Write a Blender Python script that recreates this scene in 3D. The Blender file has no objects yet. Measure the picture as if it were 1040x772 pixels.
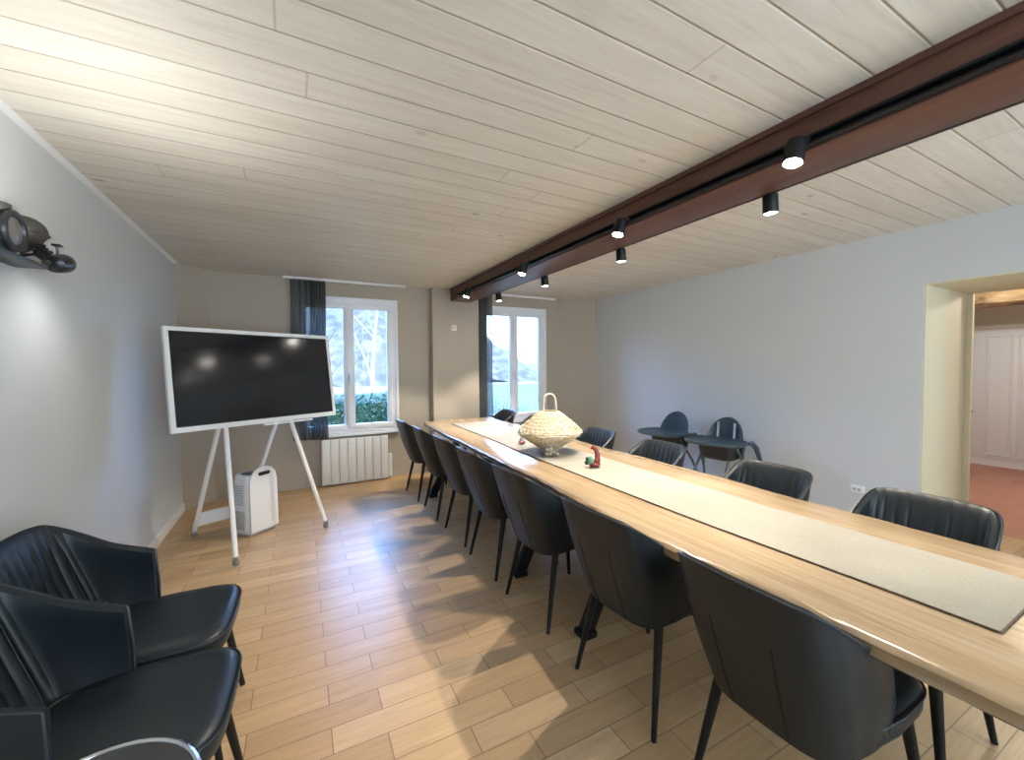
import bpy, bmesh, math, random
from mathutils import Vector, Matrix
random.seed(7)
PI = math.pi
C = bpy.context.scene.collection
sc = bpy.context.scene

# ------------------------------------------------------------ camera, world, exposure
CAM_H, CEIL = 1.44, 2.5
def camera():
    yaw, pitch, roll = (math.radians(a) for a in (28.15, 1.9, .45))
    f = Vector((math.sin(yaw)*math.cos(pitch), math.cos(yaw)*math.cos(pitch), -math.sin(pitch)))
    r = Vector((math.cos(yaw), -math.sin(yaw), 0)); d = f.cross(r)
    c, s = math.cos(roll), math.sin(roll)
    r2 = c*r + s*d; d2 = -s*r + c*d
    m = Matrix((( r2.x, -d2.x, -f.x, 0), (r2.y, -d2.y, -f.y, 0), (r2.z, -d2.z, -f.z, CAM_H), (0, 0, 0, 1)))
    cd = bpy.data.cameras.new('camera'); co = bpy.data.objects.new('camera', cd); C.objects.link(co)
    co.matrix_world = m; cd.sensor_fit = 'HORIZONTAL'; cd.sensor_width = 36; cd.lens = 418/1040*36
    cd.clip_start = .02; cd.clip_end = 900
    sc.camera = co
camera()
sc.view_settings.view_transform = 'Standard'; sc.view_settings.look = 'None'
sc.view_settings.gamma = 1; sc.view_settings.use_curve_mapping = False
sc.view_settings.exposure = 0.25
sc.cycles.use_denoising = True
sc.cycles.max_bounces = 10; sc.cycles.diffuse_bounces = 6; sc.cycles.transparent_max_bounces = 12
sc.cycles.sample_clamp_indirect = 6; sc.cycles.caustics_reflective = False; sc.cycles.caustics_refractive = False
SPOT_W, SPOT_COL = 100, (1.0, .89, .74)
SKY_STRENGTH = 11
wd = bpy.data.worlds.new('sky'); sc.world = wd; wd.use_nodes = True
nt = wd.node_tree; bg = nt.nodes['Background']
tc = nt.nodes.new('ShaderNodeTexCoord'); sp = nt.nodes.new('ShaderNodeSeparateXYZ'); rp = nt.nodes.new('ShaderNodeValToRGB')
nt.links.new(tc.outputs['Generated'], sp.inputs[0]); nt.links.new(sp.outputs['Z'], rp.inputs[0]); nt.links.new(rp.outputs[0], bg.inputs[0])
rp.color_ramp.elements[0].position = 0; rp.color_ramp.elements[0].color = (.62, 1.0, 1.75, 1)
rp.color_ramp.elements[1].position = .6; rp.color_ramp.elements[1].color = (.36, .80, 1.95, 1)
bg.inputs[1].default_value = SKY_STRENGTH
# the sky is whiter on the side of the sun (behind the camera) and bluer away from it
mr = nt.nodes.new('ShaderNodeMapRange'); nt.links.new(sp.outputs['Y'], mr.inputs[0]); mr.inputs[1].default_value = -.5; mr.inputs[2].default_value = .5
mxs = nt.nodes.new('ShaderNodeMixRGB'); nt.links.new(mr.outputs[0], mxs.inputs[0]); mxs.inputs[1].default_value = (.55, .61, .69, 1)
nt.links.new(rp.outputs[0], mxs.inputs[2]); nt.links.new(mxs.outputs[0], bg.inputs[0])

# ------------------------------------------------------------ materials
def M(name, col, rough=.6, metal=0, **kw):
    m = bpy.data.materials.new(name); m.use_nodes = True
    b = m.node_tree.nodes['Principled BSDF']
    b.inputs['Base Color'].default_value = (*col, 1); b.inputs['Roughness'].default_value = rough; b.inputs['Metallic'].default_value = metal
    for k, v in kw.items(): b.inputs[k.replace('_', ' ')].default_value = v
    return m
class N:
    def __init__(s, m): s.m = m; s.t = m.node_tree; s.b = s.t.nodes['Principled BSDF']
    def add(s, typ, **kw):
        n = s.t.nodes.new('ShaderNode'+typ)
        for k, v in kw.items(): setattr(n, k, v)
        return n
    def link(s, a, b): s.t.links.new(a, b)
    def coord(s, scale=(1, 1, 1), rot=0, loc=(0, 0, 0)):
        g = s.add('NewGeometry'); mp = s.add('Mapping')
        mp.inputs['Scale'].default_value = scale; mp.inputs['Rotation'].default_value = (0, 0, rot); mp.inputs['Location'].default_value = loc
        s.link(g.outputs['Position'], mp.inputs[0]); return mp.outputs[0]
    def ocoord(s, scale=(1, 1, 1)):
        g = s.add('TexCoord'); mp = s.add('Mapping'); mp.inputs['Scale'].default_value = scale
        s.link(g.outputs['Object'], mp.inputs[0]); return mp.outputs[0]
    def noise(s, vec, scale, detail=4, rough=.55, dist=0):
        n = s.add('TexNoise'); n.inputs['Scale'].default_value = scale; n.inputs['Detail'].default_value = detail
        n.inputs['Roughness'].default_value = rough; n.inputs['Distortion'].default_value = dist
        s.link(vec, n.inputs['Vector']); return n.outputs['Fac']
    def ramp(s, fac, stops):
        r = s.add('ValToRGB'); e = r.color_ramp.elements
        while len(e) < len(stops): e.new(.5)
        for q, (p, c) in zip(e, stops): q.position = p; q.color = (*c, 1)
        s.link(fac, r.inputs[0]); return r.outputs[0]
    def mix(s, fac, a, b, mode='MIX'):
        n = s.add('MixRGB', blend_type=mode)
        for i, v in zip((0, 1, 2), (fac, a, b)):
            if hasattr(v, 'links'): s.link(v, n.inputs[i])
            else: n.inputs[i].default_value = v if i == 0 else (*v, 1)
        return n.outputs[0]
    def math(s, op, a, b=0):
        n = s.add('Math', operation=op)
        for i, v in enumerate((a, b)):
            if hasattr(v, 'links'): s.link(v, n.inputs[i])
            else: n.inputs[i].default_value = v
        return n.outputs[0]
    def bump(s, h, strength=.2, dist=.01):
        n = s.add('Bump'); n.inputs['Strength'].default_value = strength; n.inputs['Distance'].default_value = dist
        s.link(h, n.inputs['Height']); s.link(n.outputs[0], s.b.inputs['Normal'])
    def col(s, c): s.link(c, s.b.inputs['Base Color'])
    def rough(s, c): s.link(c, s.b.inputs['Roughness'])

def wall_mat(name, col):
    m = M(name, col, .75); n = N(m); v = n.coord()
    a = n.noise(v, 1.3, 3); n.col(n.mix(a, tuple(x*.96 for x in col), tuple(min(1, x*1.03) for x in col)))
    n.bump(n.noise(v, 220, 2), .06, .002); return m
WALL = wall_mat('painted wall pale grey', (.60, .635, .65))
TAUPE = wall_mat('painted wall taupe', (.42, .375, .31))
CREAM = wall_mat('painted wall cream', (.66, .63, .48))
FARW = wall_mat('painted wall greige', (.60, .57, .52))
WHITE = M('white gloss paint', (.78, .80, .82), .35)
PVC = M('white window plastic', (.78, .82, .88), .3)

def ceiling_mat():
    m = M('whitewashed pine boards', (.6, .58, .53), .55); n = N(m)
    W = .157
    g = n.add('NewGeometry'); s = n.add('SeparateXYZ'); n.link(g.outputs['Position'], s.inputs[0])
    X, Y = s.outputs['X'], s.outputs['Y']
    yb = n.math('DIVIDE', n.math('ADD', Y, 50*W + .05), W)
    row = n.math('FLOOR', yb); fr = n.math('FRACT', yb)
    rw = n.add('TexWhiteNoise', noise_dimensions='1D'); n.link(row, rw.inputs['W'])
    xo = n.math('ADD', X, n.math('MULTIPLY', rw.outputs['Value'], 5.2))
    xb = n.math('DIVIDE', n.math('ADD', xo, 40), 5.2); xf = n.math('FRACT', xb)
    pid = n.math('ADD', n.math('MULTIPLY', row, 7.13), n.math('FLOOR', xb))
    pw = n.add('TexWhiteNoise', noise_dimensions='1D'); n.link(pid, pw.inputs['W'])
    cmb = n.add('CombineXYZ'); n.link(n.math('MULTIPLY', X, 1.3), cmb.inputs[0]); n.link(n.math('MULTIPLY', Y, 20), cmb.inputs[1]); n.link(n.math('MULTIPLY', pid, 3.7), cmb.inputs[2])
    gr = n.noise(cmb.outputs[0], 1.6, 5, .6, .8)
    base = n.ramp(gr, [(.3, (.64, .61, .545)), (.55, (.72, .70, .64)), (.8, (.78, .76, .70))])
    tint = n.ramp(pw.outputs['Value'], [(0, (.93, .92, .90)), (1, (1.0, 1.0, 1.0))])
    c = n.mix(1, base, tint, 'MULTIPLY')
    cmb2 = n.add('CombineXYZ'); n.link(n.math('MULTIPLY', X, .55), cmb2.inputs[0]); n.link(Y, cmb2.inputs[1]); n.link(pid, cmb2.inputs[2])
    vo = n.add('TexVoronoi'); vo.inputs['Scale'].default_value = 4.2; n.link(cmb2.outputs[0], vo.inputs['Vector'])
    kn = n.ramp(vo.outputs['Distance'], [(.0, (.40, .30, .20)), (.035, (.62, .52, .40)), (.1, (1, 1, 1))])
    c = n.mix(.75, c, kn, 'MULTIPLY')
    e = n.math('MINIMUM', fr, n.math('SUBTRACT', 1, fr))
    eg = n.ramp(e, [(0, (.50, .45, .38)), (.012, (.70, .66, .60)), (.028, (1, 1, 1))])
    c = n.mix(1, c, eg, 'MULTIPLY')
    e2 = n.math('MULTIPLY', n.math('MINIMUM', xf, n.math('SUBTRACT', 1, xf)), 3.4)
    c = n.mix(1, c, n.ramp(e2, [(0, (.7, .66, .6)), (.002, (.8, .77, .72)), (.0035, (1, 1, 1))]), 'MULTIPLY')
    n.col(c); n.bump(n.ramp(e, [(0, (0, 0, 0)), (.04, (1, 1, 1))]), .5, .006)
    return m
CEILM = ceiling_mat()

def floor_mat():
    m = M('wood look floor tiles', (.5, .36, .22), .38); n = N(m)
    v = n.coord(rot=math.radians(1.0), loc=(-.275+.495*20, -.62+.1263*40, 0))
    br = n.add('TexBrick'); n.link(v, br.inputs['Vector'])
    br.offset = .4; br.offset_frequency = 2; br.squash = 1
    for k, x in (('Scale', 1), ('Mortar Size', .0022), ('Mortar Smooth', .1), ('Bias', 0), ('Brick Width', .495), ('Row Height', .1263)): br.inputs[k].default_value = x
    br.inputs['Color1'].default_value = (.0, .0, .0, 1); br.inputs['Color2'].default_value = (1, 1, 1, 1); br.inputs['Mortar'].default_value = (.5, .5, .5, 1)
    plank = n.ramp(br.outputs['Color'], [(0, (.43, .28, .145)), (.5, (.49, .33, .175)), (1, (.545, .38, .215))])
    g = n.coord(scale=(1.5, 22, 1)); gr = n.noise(g, 1.7, 5, .6, 1.2)
    c = n.mix(1, plank, n.ramp(gr, [(.3, (.84, .81, .77)), (.65, (1, 1, 1))]), 'MULTIPLY')
    c = n.mix(br.outputs['Fac'], c, (.22, .13, .07)); n.col(c)
    n.rough(n.ramp(gr, [(.2, (.42,)*3), (.8, (.30,)*3)]))
    inv = n.math('SUBTRACT', 1, br.outputs['Fac']); n.bump(inv, .35, .003)
    return m
FLOORM = floor_mat()

def wood(name, stops, scale=(26, 1.6, 26), rough=.35, dist=1.2, knots=True, coat=0):
    m = M(name, stops[0][1], rough, Coat_Weight=coat); n = N(m); v = n.ocoord(scale)
    gr = n.noise(v, 1.0, 6, .6, dist); c = n.ramp(gr, stops)
    big = n.noise(n.ocoord((2.2, .5, 2)), 1.4, 3); c = n.mix(1, c, n.ramp(big, [(.35, (.82, .78, .72)), (.6, (1, 1, 1))]), 'MULTIPLY')
    if knots:
        vo = n.add('TexVoronoi'); vo.inputs['Scale'].default_value = 2.4; n.link(n.ocoord((1.6, .8, 1)), vo.inputs['Vector'])
        c = n.mix(.8, c, n.ramp(vo.outputs['Distance'], [(0, (.25, .16, .09)), (.05, (.7, .6, .45)), (.09, (1, 1, 1))]), 'MULTIPLY')
    n.col(c); n.bump(gr, .08, .003); return m
OAK = wood('pale oak table wood', [(.3, (.27, .19, .11)), (.5, (.345, .255, .16)), (.75, (.39, .305, .205))], rough=.22)
BARK = wood('oak live edge bark', [(.3, (.20, .13, .08)), (.7, (.38, .27, .17))], rough=.6)
BEAMW = wood('dark stained beam wood', [(.3, (.062, .024, .016)), (.6, (.125, .052, .034)), (.8, (.19, .095, .062))], scale=(16, 1.1, 16), rough=.45)
OLDBEAM = wood('rough hewn beam wood', [(.3, (.10, .06, .03)), (.6, (.50, .36, .20))], scale=(6, 2, 6), rough=.8)

def leather(name, col):
    m = M(name, col, .36); n = N(m); v = n.ocoord()
    n.bump(n.noise(v, 160, 3), .10, .002)
    m.node_tree.nodes['Principled BSDF'].inputs['Specular IOR Level'].default_value = .38
    n.rough(n.ramp(n.noise(v, 9, 3), [(.3, (.36,)*3), (.7, (.47,)*3)])); return m
LEATHER = leather('dark blue grey leather', (.010, .015, .019))
PIPE = leather('leather piping', (.014, .021, .028))
BLACK = M('black powder coated metal', (.004, .0045, .0055), .45, Specular_IOR_Level=.3)
BLACKG = M('black satin plastic', (.012, .014, .017), .3)
CHROME = M('brushed chrome', (.6, .62, .65), .2, 1)
def cloth():
    m = M('beige linen cloth', (.50, .46, .37), .85); n = N(m); v = n.ocoord()
    w = n.noise(n.ocoord((300, 60, 1)), 1, 2); w2 = n.noise(n.ocoord((60, 300, 1)), 1, 2)
    a = n.math('ADD', n.math('MULTIPLY', w, .5), n.math('MULTIPLY', w2, .5))
    c = n.ramp(a, [(.35, (.23, .218, .182)), (.65, (.285, .272, .232))])
    c = n.mix(1, c, n.ramp(n.noise(v, 5, 3), [(.3, (.92, .91, .9)), (.7, (1, 1, 1))]), 'MULTIPLY')
    n.col(c); n.bump(a, .15, .002); return m
LINEN = cloth()
SEAM = M('dark stitched hem', (.10, .065, .045), .8)
def glass():
    m = bpy.data.materials.new('window glass'); m.use_nodes = True; t = m.node_tree; t.nodes.clear()
    o = t.nodes.new('ShaderNodeOutputMaterial'); mx = t.nodes.new('ShaderNodeMixShader'); a = t.nodes.new('ShaderNodeBsdfTransparent'); b = t.nodes.new('ShaderNodeBsdfGlossy'); f = t.nodes.new('ShaderNodeFresnel')
    a.inputs[0].default_value = (.95, .98, .98, 1); b.inputs['Roughness'].default_value = .02; f.inputs[0].default_value = 1.25
    t.links.new(f.outputs[0], mx.inputs[0]); t.links.new(a.outputs[0], mx.inputs[1]); t.links.new(b.outputs[0], mx.inputs[2]); t.links.new(mx.outputs[0], o.inputs[0]); return m
GLASS = glass()
def voile():
    m = bpy.data.materials.new('grey voile curtain'); m.use_nodes = True; t = m.node_tree; t.nodes.clear()
    o = t.nodes.new('ShaderNodeOutputMaterial'); d = t.nodes.new('ShaderNodeBsdfDiffuse'); tl = t.nodes.new('ShaderNodeBsdfTranslucent'); tr = t.nodes.new('ShaderNodeBsdfTransparent')
    m1 = t.nodes.new('ShaderNodeMixShader'); m2 = t.nodes.new('ShaderNodeMixShader')
    d.inputs[0].default_value = (.15, .16, .16, 1); tl.inputs[0].default_value = (.15, .17, .18, 1)
    m1.inputs[0].default_value = .35; m2.inputs[0].default_value = .22
    t.links.new(d.outputs[0], m1.inputs[1]); t.links.new(tl.outputs[0], m1.inputs[2]); t.links.new(m1.outputs[0], m2.inputs[1]); t.links.new(tr.outputs[0], m2.inputs[2]); t.links.new(m2.outputs[0], o.inputs[0]); return m
VOILE = voile()
def emis(name, col, s):
    m = M(name, col, .5); b = m.node_tree.nodes['Principled BSDF']; b.inputs['Emission Color'].default_value = (*col, 1); b.inputs['Emission Strength'].default_value = s; return m
LENS = emis('glowing lamp lens', (1, .95, .86), 170)

# ------------------------------------------------------------ mesh helpers
def bx(bm, x0, x1, y0, y1, z0, z1, bev=0, seg=2):
    g = bmesh.ops.create_cube(bm, size=1, matrix=Matrix.Translation(((x0+x1)/2, (y0+y1)/2, (z0+z1)/2)) @ Matrix.Diagonal((x1-x0, y1-y0, z1-z0, 1)))
    if bev:
        es = list({e for v in g['verts'] for e in v.link_edges}); bmesh.ops.bevel(bm, geom=es, offset=bev, segments=seg, affect='EDGES', profile=.5)
def obox(bm, a, b, w, t, up=(0, 0, 1), bev=0):
    a, b = Vector(a), Vector(b); d = (b-a); L = d.length; d.normalize(); s = d.cross(Vector(up)).normalized(); u = s.cross(d)
    m = Matrix(((s.x, d.x, u.x, (a.x+b.x)/2), (s.y, d.y, u.y, (a.y+b.y)/2), (s.z, d.z, u.z, (a.z+b.z)/2), (0, 0, 0, 1)))
    g = bmesh.ops.create_cube(bm, size=1, matrix=m @ Matrix.Diagonal((w, L, t, 1)))
    if bev:
        es = list({e for v in g['verts'] for e in v.link_edges}); bmesh.ops.bevel(bm, geom=es, offset=bev, segments=2, affect='EDGES')
def tube(bm, pts, r, n=8, closed=False, caps=True):
    pts = [Vector(p) for p in pts]; k = len(pts); rs = r if isinstance(r, (list, tuple)) else [r]*k
    rings = []; prev = None
    for i, p in enumerate(pts):
        if closed: t = pts[(i+1) % k]-pts[i-1]
        else: t = pts[min(i+1, k-1)]-pts[max(i-1, 0)]
        t.normalize()
        if prev is None:
            a = Vector((0, 0, 1)) if abs(t.z) < .9 else Vector((1, 0, 0)); u = t.cross(a).normalized()
        else: u = (prev-t*prev.dot(t)).normalized()
        prev = u; w = t.cross(u)
        rings.append([bm.verts.new(p+(u*math.cos(2*PI*j/n)+w*math.sin(2*PI*j/n))*rs[i]) for j in range(n)])
    for i in range(k if closed else k-1):
        A, B = rings[i], rings[(i+1) % k]
        for j in range(n): bm.faces.new((A[j], A[(j+1) % n], B[(j+1) % n], B[j]))
    if caps and not closed: bm.faces.new(rings[0][::-1]); bm.faces.new(rings[-1])
def lathe(bm, prof, n=24, mat=None, cap=True):
    mat = mat or Matrix.Identity(4); rings = []
    for r, z in prof: rings.append([bm.verts.new(mat @ Vector((r*math.cos(2*PI*j/n), r*math.sin(2*PI*j/n), z))) for j in range(n)])
    for A, B in zip(rings, rings[1:]):
        for j in range(n): bm.faces.new((A[j], A[(j+1) % n], B[(j+1) % n], B[j]))
    if cap: bm.faces.new(rings[0][::-1]); bm.faces.new(rings[-1])
def prism(bm, poly, z0, z1, bev=0):
    a = [bm.verts.new((x, y, z0)) for x, y in poly]; b = [bm.verts.new((x, y, z1)) for x, y in poly]; k = len(poly)
    fs = [bm.faces.new(a[::-1]), bm.faces.new(b)]
    for i in range(k): fs.append(bm.faces.new((a[i], a[(i+1) % k], b[(i+1) % k], b[i])))
    if bev:
        es = [e for e in fs[1].edges]+[e for e in fs[0].edges]; bmesh.ops.bevel(bm, geom=es, offset=bev, segments=2, affect='EDGES')
def ball(bm, p, r, sub=2, s=(1, 1, 1)):
    bmesh.ops.create_icosphere(bm, subdivisions=sub, radius=r, matrix=Matrix.Translation(p) @ Matrix.Diagonal((*s, 1)))
def B(): return bmesh.new()
def obj(name, bm, mat, parent=None, smooth=True, kind=None, label=None):
    bmesh.ops.recalc_face_normals(bm, faces=bm.faces)
    me = bpy.data.meshes.new(name); bm.to_mesh(me); bm.free()
    for x in (mat if isinstance(mat, (list, tuple)) else [mat]): me.materials.append(x)
    if smooth:
        me.shade_smooth()
        me.set_sharp_from_angle(angle=math.radians(38))
    o = bpy.data.objects.new(name, me); C.objects.link(o)
    if parent: o.parent = parent
    if kind: o['kind'] = kind
    if label: o['label'] = label
    return o
def tag(o, label, cat, group=None):
    o['label'] = label; o['category'] = cat
    if group: o['group'] = group
    return o
def thing(name, label, cat, loc=(0, 0, 0), rz=0, group=None):
    o = bpy.data.objects.new(name, None); C.objects.link(o); o.empty_display_size = .1
    o.location = loc; o.rotation_euler = (0, 0, rz); return tag(o, label, cat, group)
def dup(root, loc, rz, label, group=None):
    r = root.copy(); C.objects.link(r); r.location = loc; r.rotation_euler = (0, 0, rz); r['label'] = label
    if group: r['group'] = group
    for ch in root.children:
        c = ch.copy(); C.objects.link(c); c.parent = r
        for g in ch.children:
            d = g.copy(); C.objects.link(d); d.parent = c
    return r
def struct(name, bm, mat, smooth=False, parent=None): return obj(name, bm, mat, parent, smooth, 'structure' if parent is None else None)

# ------------------------------------------------------------ room shell
XL, XR, YB, YF = -1.0, 4.33, 5.5, -1.9      # left wall, right wall, window wall, wall behind the camera
CL = ((-1.0, 5.22), (-.76, 5.5)); CR = ((4.33, 5.22), (3.84, 5.5))
W1 = (.06, 1.21, .62, 2.28); W2 = (2.42, 3.52, .62, 2.30)
b = B(); prism(b, [(XL-.2, YF-.2), (5.2, YF-.2), (5.2, YB+.3), (XL-.2, YB+.3)], -.12, 0); struct('floor', b, FLOORM)
b = B(); prism(b, [(XL-.2, YF-.2), (XR+.1, YF-.2), (XR+.1, YB+.3), (XL-.2, YB+.3)], CEIL, CEIL+.15); struct('ceiling', b, CEILM)
b = B(); bx(b, XL-.2, XL, YF-.2, 5.22, 0, CEIL); struct('wall_left', b, WALL)
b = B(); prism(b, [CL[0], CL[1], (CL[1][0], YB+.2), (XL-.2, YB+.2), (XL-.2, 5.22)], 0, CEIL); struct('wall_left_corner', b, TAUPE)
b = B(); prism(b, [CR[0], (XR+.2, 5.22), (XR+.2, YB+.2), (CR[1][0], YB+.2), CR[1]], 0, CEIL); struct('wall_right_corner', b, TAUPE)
b = B()
for x0, x1, z0, z1 in ((-.76, W1[0], 0, CEIL), (W1[0], W1[1], 0, W1[2]), (W1[0], W1[1], W1[3], CEIL), (W1[1], W2[0], 0, CEIL), (W2[0], W2[1], 0, W2[2]), (W2[0], W2[1], W2[3], CEIL), (W2[1], 3.84, 0, CEIL)):
    bx(b, x0, x1, YB, YB+.2, z0, z1)
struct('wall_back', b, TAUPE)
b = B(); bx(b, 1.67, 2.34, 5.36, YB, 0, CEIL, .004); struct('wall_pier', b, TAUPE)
DY0, DY1, DZ = .15, 1.32, 2.055
b = B(); bx(b, XR, 5.2, DY1, 5.22, 0, CEIL); bx(b, XR, 5.2, YF-.2, DY0, 0, CEIL); bx(b, XR, 5.2, DY0, DY1, DZ, CEIL); struct('wall_right', b, WALL)
b = B(); bx(b, XR+.005, 5.195, DY1-.012, DY1, 0, DZ-.012); bx(b, XR+.005, 5.195, DY0, DY1, DZ-.012, DZ); bx(b, XR+.005, 5.195, DY0, DY0+.012, 0, DZ-.012); struct('trim_1', b, CREAM)
b = B(); bx(b, 5.2, 5.24, DY1-.05, DY1+.06, 0, DZ+.06); bx(b, 5.2, 5.24, DY0-.06, DY0+.05, 0, DZ+.06); bx(b, 5.2, 5.24, DY0+.05, DY1-.05, DZ-.02, DZ+.06); struct('trim_2', b, CREAM)
# wall behind the camera, unseen; its window is added to brighten the room
W3_FILL = (-.3, 3.9, .35, 2.35)
b = B()
for x0, x1, z0, z1 in ((XL, W3_FILL[0], 0, CEIL), (W3_FILL[0], W3_FILL[1], 0, W3_FILL[2]), (W3_FILL[0], W3_FILL[1], W3_FILL[3], CEIL), (W3_FILL[1], XR, 0, CEIL)): bx(b, x0, x1, YF-.2, YF, z0, z1)
struct('wall_front', b, WALL)
b = B(); bx(b, XL, XL+.014, YF, 5.215, 0, .085, .003); struct('baseboard_left', b, WHITE)
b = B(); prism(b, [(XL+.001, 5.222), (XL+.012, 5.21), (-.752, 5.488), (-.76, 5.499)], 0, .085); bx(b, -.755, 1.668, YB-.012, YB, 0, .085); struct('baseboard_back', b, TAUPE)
b = B(); bx(b, XR-.014, XR, DY1+.02, 5.215, 0, .085, .003); struct('baseboard_right', b, WHITE)
b = B()
prism(b, [(XL, 0), (XL+.022, 0), (XL+.018, .008), (XL+.008, .016), (XL, .022)], 0, 1)
for v in b.verts: v.co = Vector((v.co.x, YF + v.co.z*(5.21-YF), CEIL - v.co.y))
struct('trim_3', b, WHITE)

def window(n, x0, x1, z0, z1, y, sgn=1, bars=1):
    r = bpy.data.objects.new('window_%d' % n, None); C.objects.link(r); r['kind'] = 'structure'
    f = .055
    b = B(); ya, yb_ = sorted((y-.012*sgn, y+.075*sgn))
    for q in ((x0, x1, z1-f, z1), (x0, x1, z0, z0+f), (x0, x0+f, z0+f, z1-f), (x1-f, x1, z0+f, z1-f)): bx(b, q[0], q[1], ya, yb_, q[2], q[3], .004)
    ya, yb_ = sorted((y-.022*sgn, y-.010*sgn))
    for q in ((x0-.03, x1+.03, z1-.012, z1+.03), (x0-.03, x0+.012, z0, z1-.012), (x1-.012, x1+.03, z0, z1-.012)): bx(b, q[0], q[1], ya, yb_, q[2], q[3], .003)
    obj('window_frame', b, PVC, r)
    b = B(); ya, yb_ = sorted((y-.06*sgn, y+.0*sgn)); bx(b, x0-.03, x1+.03, ya, yb_, z0-.03, z0-.001, .005); obj('window_sill', b, PVC, r)
    xm = (x0+x1)/2; s = .062
    for a, c in ((x0+f-.008, xm-.001), (xm+.001, x1-f+.008)):
        b = B(); ya, yb_ = sorted((y-.02*sgn, y+.045*sgn))
        zz0, zz1 = z0+f-.008, z1-f+.008
        for q in ((a, c, zz1-s, zz1), (a, c, zz0, zz0+s), (a, a+s, zz0+s, zz1-s), (c-s, c, zz0+s, zz1-s)): bx(b, q[0], q[1], ya, yb_, q[2], q[3], .005)
        cs = obj('casement', b, PVC, r)
        b = B(); bx(b, a+s-.005, c-s+.005, y+.012*sgn-.002, y+.012*sgn+.002, zz0+s-.005, zz1-s+.005); obj('window_pane', b, GLASS, cs, smooth=False)
    b = B(); ya, yb_ = sorted((y-.032*sgn, y-.018*sgn)); bx(b, xm-.03, xm+.03, ya, yb_, z0+f, z1-f, .004)
    obj('centre_strip', b, PVC, r)
    b = B(); zc = (z0+z1)/2-.12; ya, yb_ = sorted((y-.05*sgn, y-.03*sgn)); bx(b, xm-.014, xm+.014, ya, yb_, zc-.035, zc+.035, .004)
    ya, yb_ = sorted((y-.075*sgn, y-.055*sgn)); bx(b, xm-.01, xm+.01, ya, yb_, zc-.11, zc+.012, .005); bx(b, xm-.008, xm+.008, *sorted((y-.06*sgn, y-.045*sgn)), zc-.008, zc+.008)
    obj('window_handle', b, WHITE, r)
window(1, *W1, YB); window(2, *W2, YB); window(3, *W3_FILL, YF, -1)  # the last window is an added daylight source, out of view

# ------------------------------------------------------------ next room through the doorway
def terracotta():
    m = M('terracotta floor tiles', (.34, .15, .10), .5); n = N(m); v = n.coord()
    br = n.add('TexBrick'); n.link(v, br.inputs['Vector']); br.offset = 0
    for k, x in (('Scale', 1), ('Mortar Size', .003), ('Brick Width', .3), ('Row Height', .3)): br.inputs[k].default_value = x
    br.inputs['Color1'].default_value = (.36, .16, .11, 1); br.inputs['Color2'].default_value = (.42, .20, .14, 1); br.inputs['Mortar'].default_value = (.30, .15, .11, 1)
    n.col(br.outputs['Color']); return m
b = B(); bx(b, 5.2, 8.9, -1.6, 4.0, -.12, 0); struct('floor_hall', b, terracotta())
b = B(); bx(b, 5.2, 8.9, -1.6, 4.0, 2.62, 2.7); struct('ceiling_hall', b, FARW)
b = B(); bx(b, 8.6, 8.8, -1.6, 4.0, 0, 2.62); struct('wall_hall_far', b, FARW)
b = B(); bx(b, 5.2, 8.6, 3.9, 4.0, 0, 2.62); bx(b, 5.2, 8.6, -1.6, -1.5, 0, 2.62); struct('wall_hall_side', b, FARW)
DOORP = M('off white door paint', (.66, .65, .62), .45)
def panel_door(idx, y0, y1, handle_y):
    r = bpy.data.objects.new('door_%d' % idx, None); C.objects.link(r); r['kind'] = 'structure'
    X = 8.6; zt = 1.90
    b = B(); bx(b, X-.035, X-.002, y0, y1, .09, zt, .003); obj('door_leaf', b, DOORP, r)
    w = y1-y0
    b = B()
    for (a, c, z0, z1) in ((y1-.28-.24, y1-.28, .15, zt-.09), (y0+.02, y0+.10, .15, zt-.09)):
        for q in ((a, c, z1-.025, z1), (a, c, z0, z0+.025), (a, a+.025, z0+.025, z1-.025), (c-.025, c, z0+.025, z1-.025)): bx(b, X-.050, X-.034, q[0], q[1], q[2], q[3], .004)
    obj('door_moulding', b, DOORP, r)
    b = B(); bx(b, X-.045, X-.03, handle_y-.02, handle_y+.02, .66, .84, .003); tube(b, [(X-.04, handle_y, .75), (X-.085, handle_y, .75)], .009); tube(b, [(X-.085, handle_y-.005, .75), (X-.085, handle_y-.11, .75)], .009)
    obj('door_handle', b, BLACK, r)
panel_door(1, 1.55, 2.22, 2.16); panel_door(2, .86, 1.54, .93)
b = B(); bx(b, 8.56, 8.6, -.2, 2.9, 1.905, 1.96, .004); bx(b, 8.57, 8.6, -.2, .85, 0, .1, .003); bx(b, 8.57, 8.6, .85, 2.9, 0, .09, .003); struct('trim_4', b, DOORP)
b = B()
k = 14; pr = [(-.11, -.02), (-.09, -.12), (.02, -.15), (.10, -.11), (.12, 0), (.1, .12), (-.1, .12)]
rings = []
for i in range(k):
    y = -1.5+5.4*i/(k-1); rings.append([b.verts.new((7.45+px*(1+.12*random.uniform(-1, 1)), y, 2.26+pz*(1+.15*random.uniform(-1, 1)))) for px, pz in pr])
for A, D in zip(rings, rings[1:]):
    for j in range(len(pr)): b.faces.new((A[j], A[(j+1) % len(pr)], D[(j+1) % len(pr)], D[j]))
b.faces.new(rings[0]); b.faces.new(rings[-1][::-1])
tag(obj('ceiling_beam', b, OLDBEAM), 'rough old timber beam under the ceiling of the next room, seen through the doorway', 'beam')
r = thing('unseen_hall_lamp', 'unseen round ceiling lamp added to light the next room beyond the doorway', 'lamp', (6.4, .9, 2.60))  # lamp out of view, put in because the next room needs light
b = B(); lathe(b, [(.09, .02), (.09, -.02), (.03, -.03)], 20); obj('canopy', b, WHITE, r)
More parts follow.
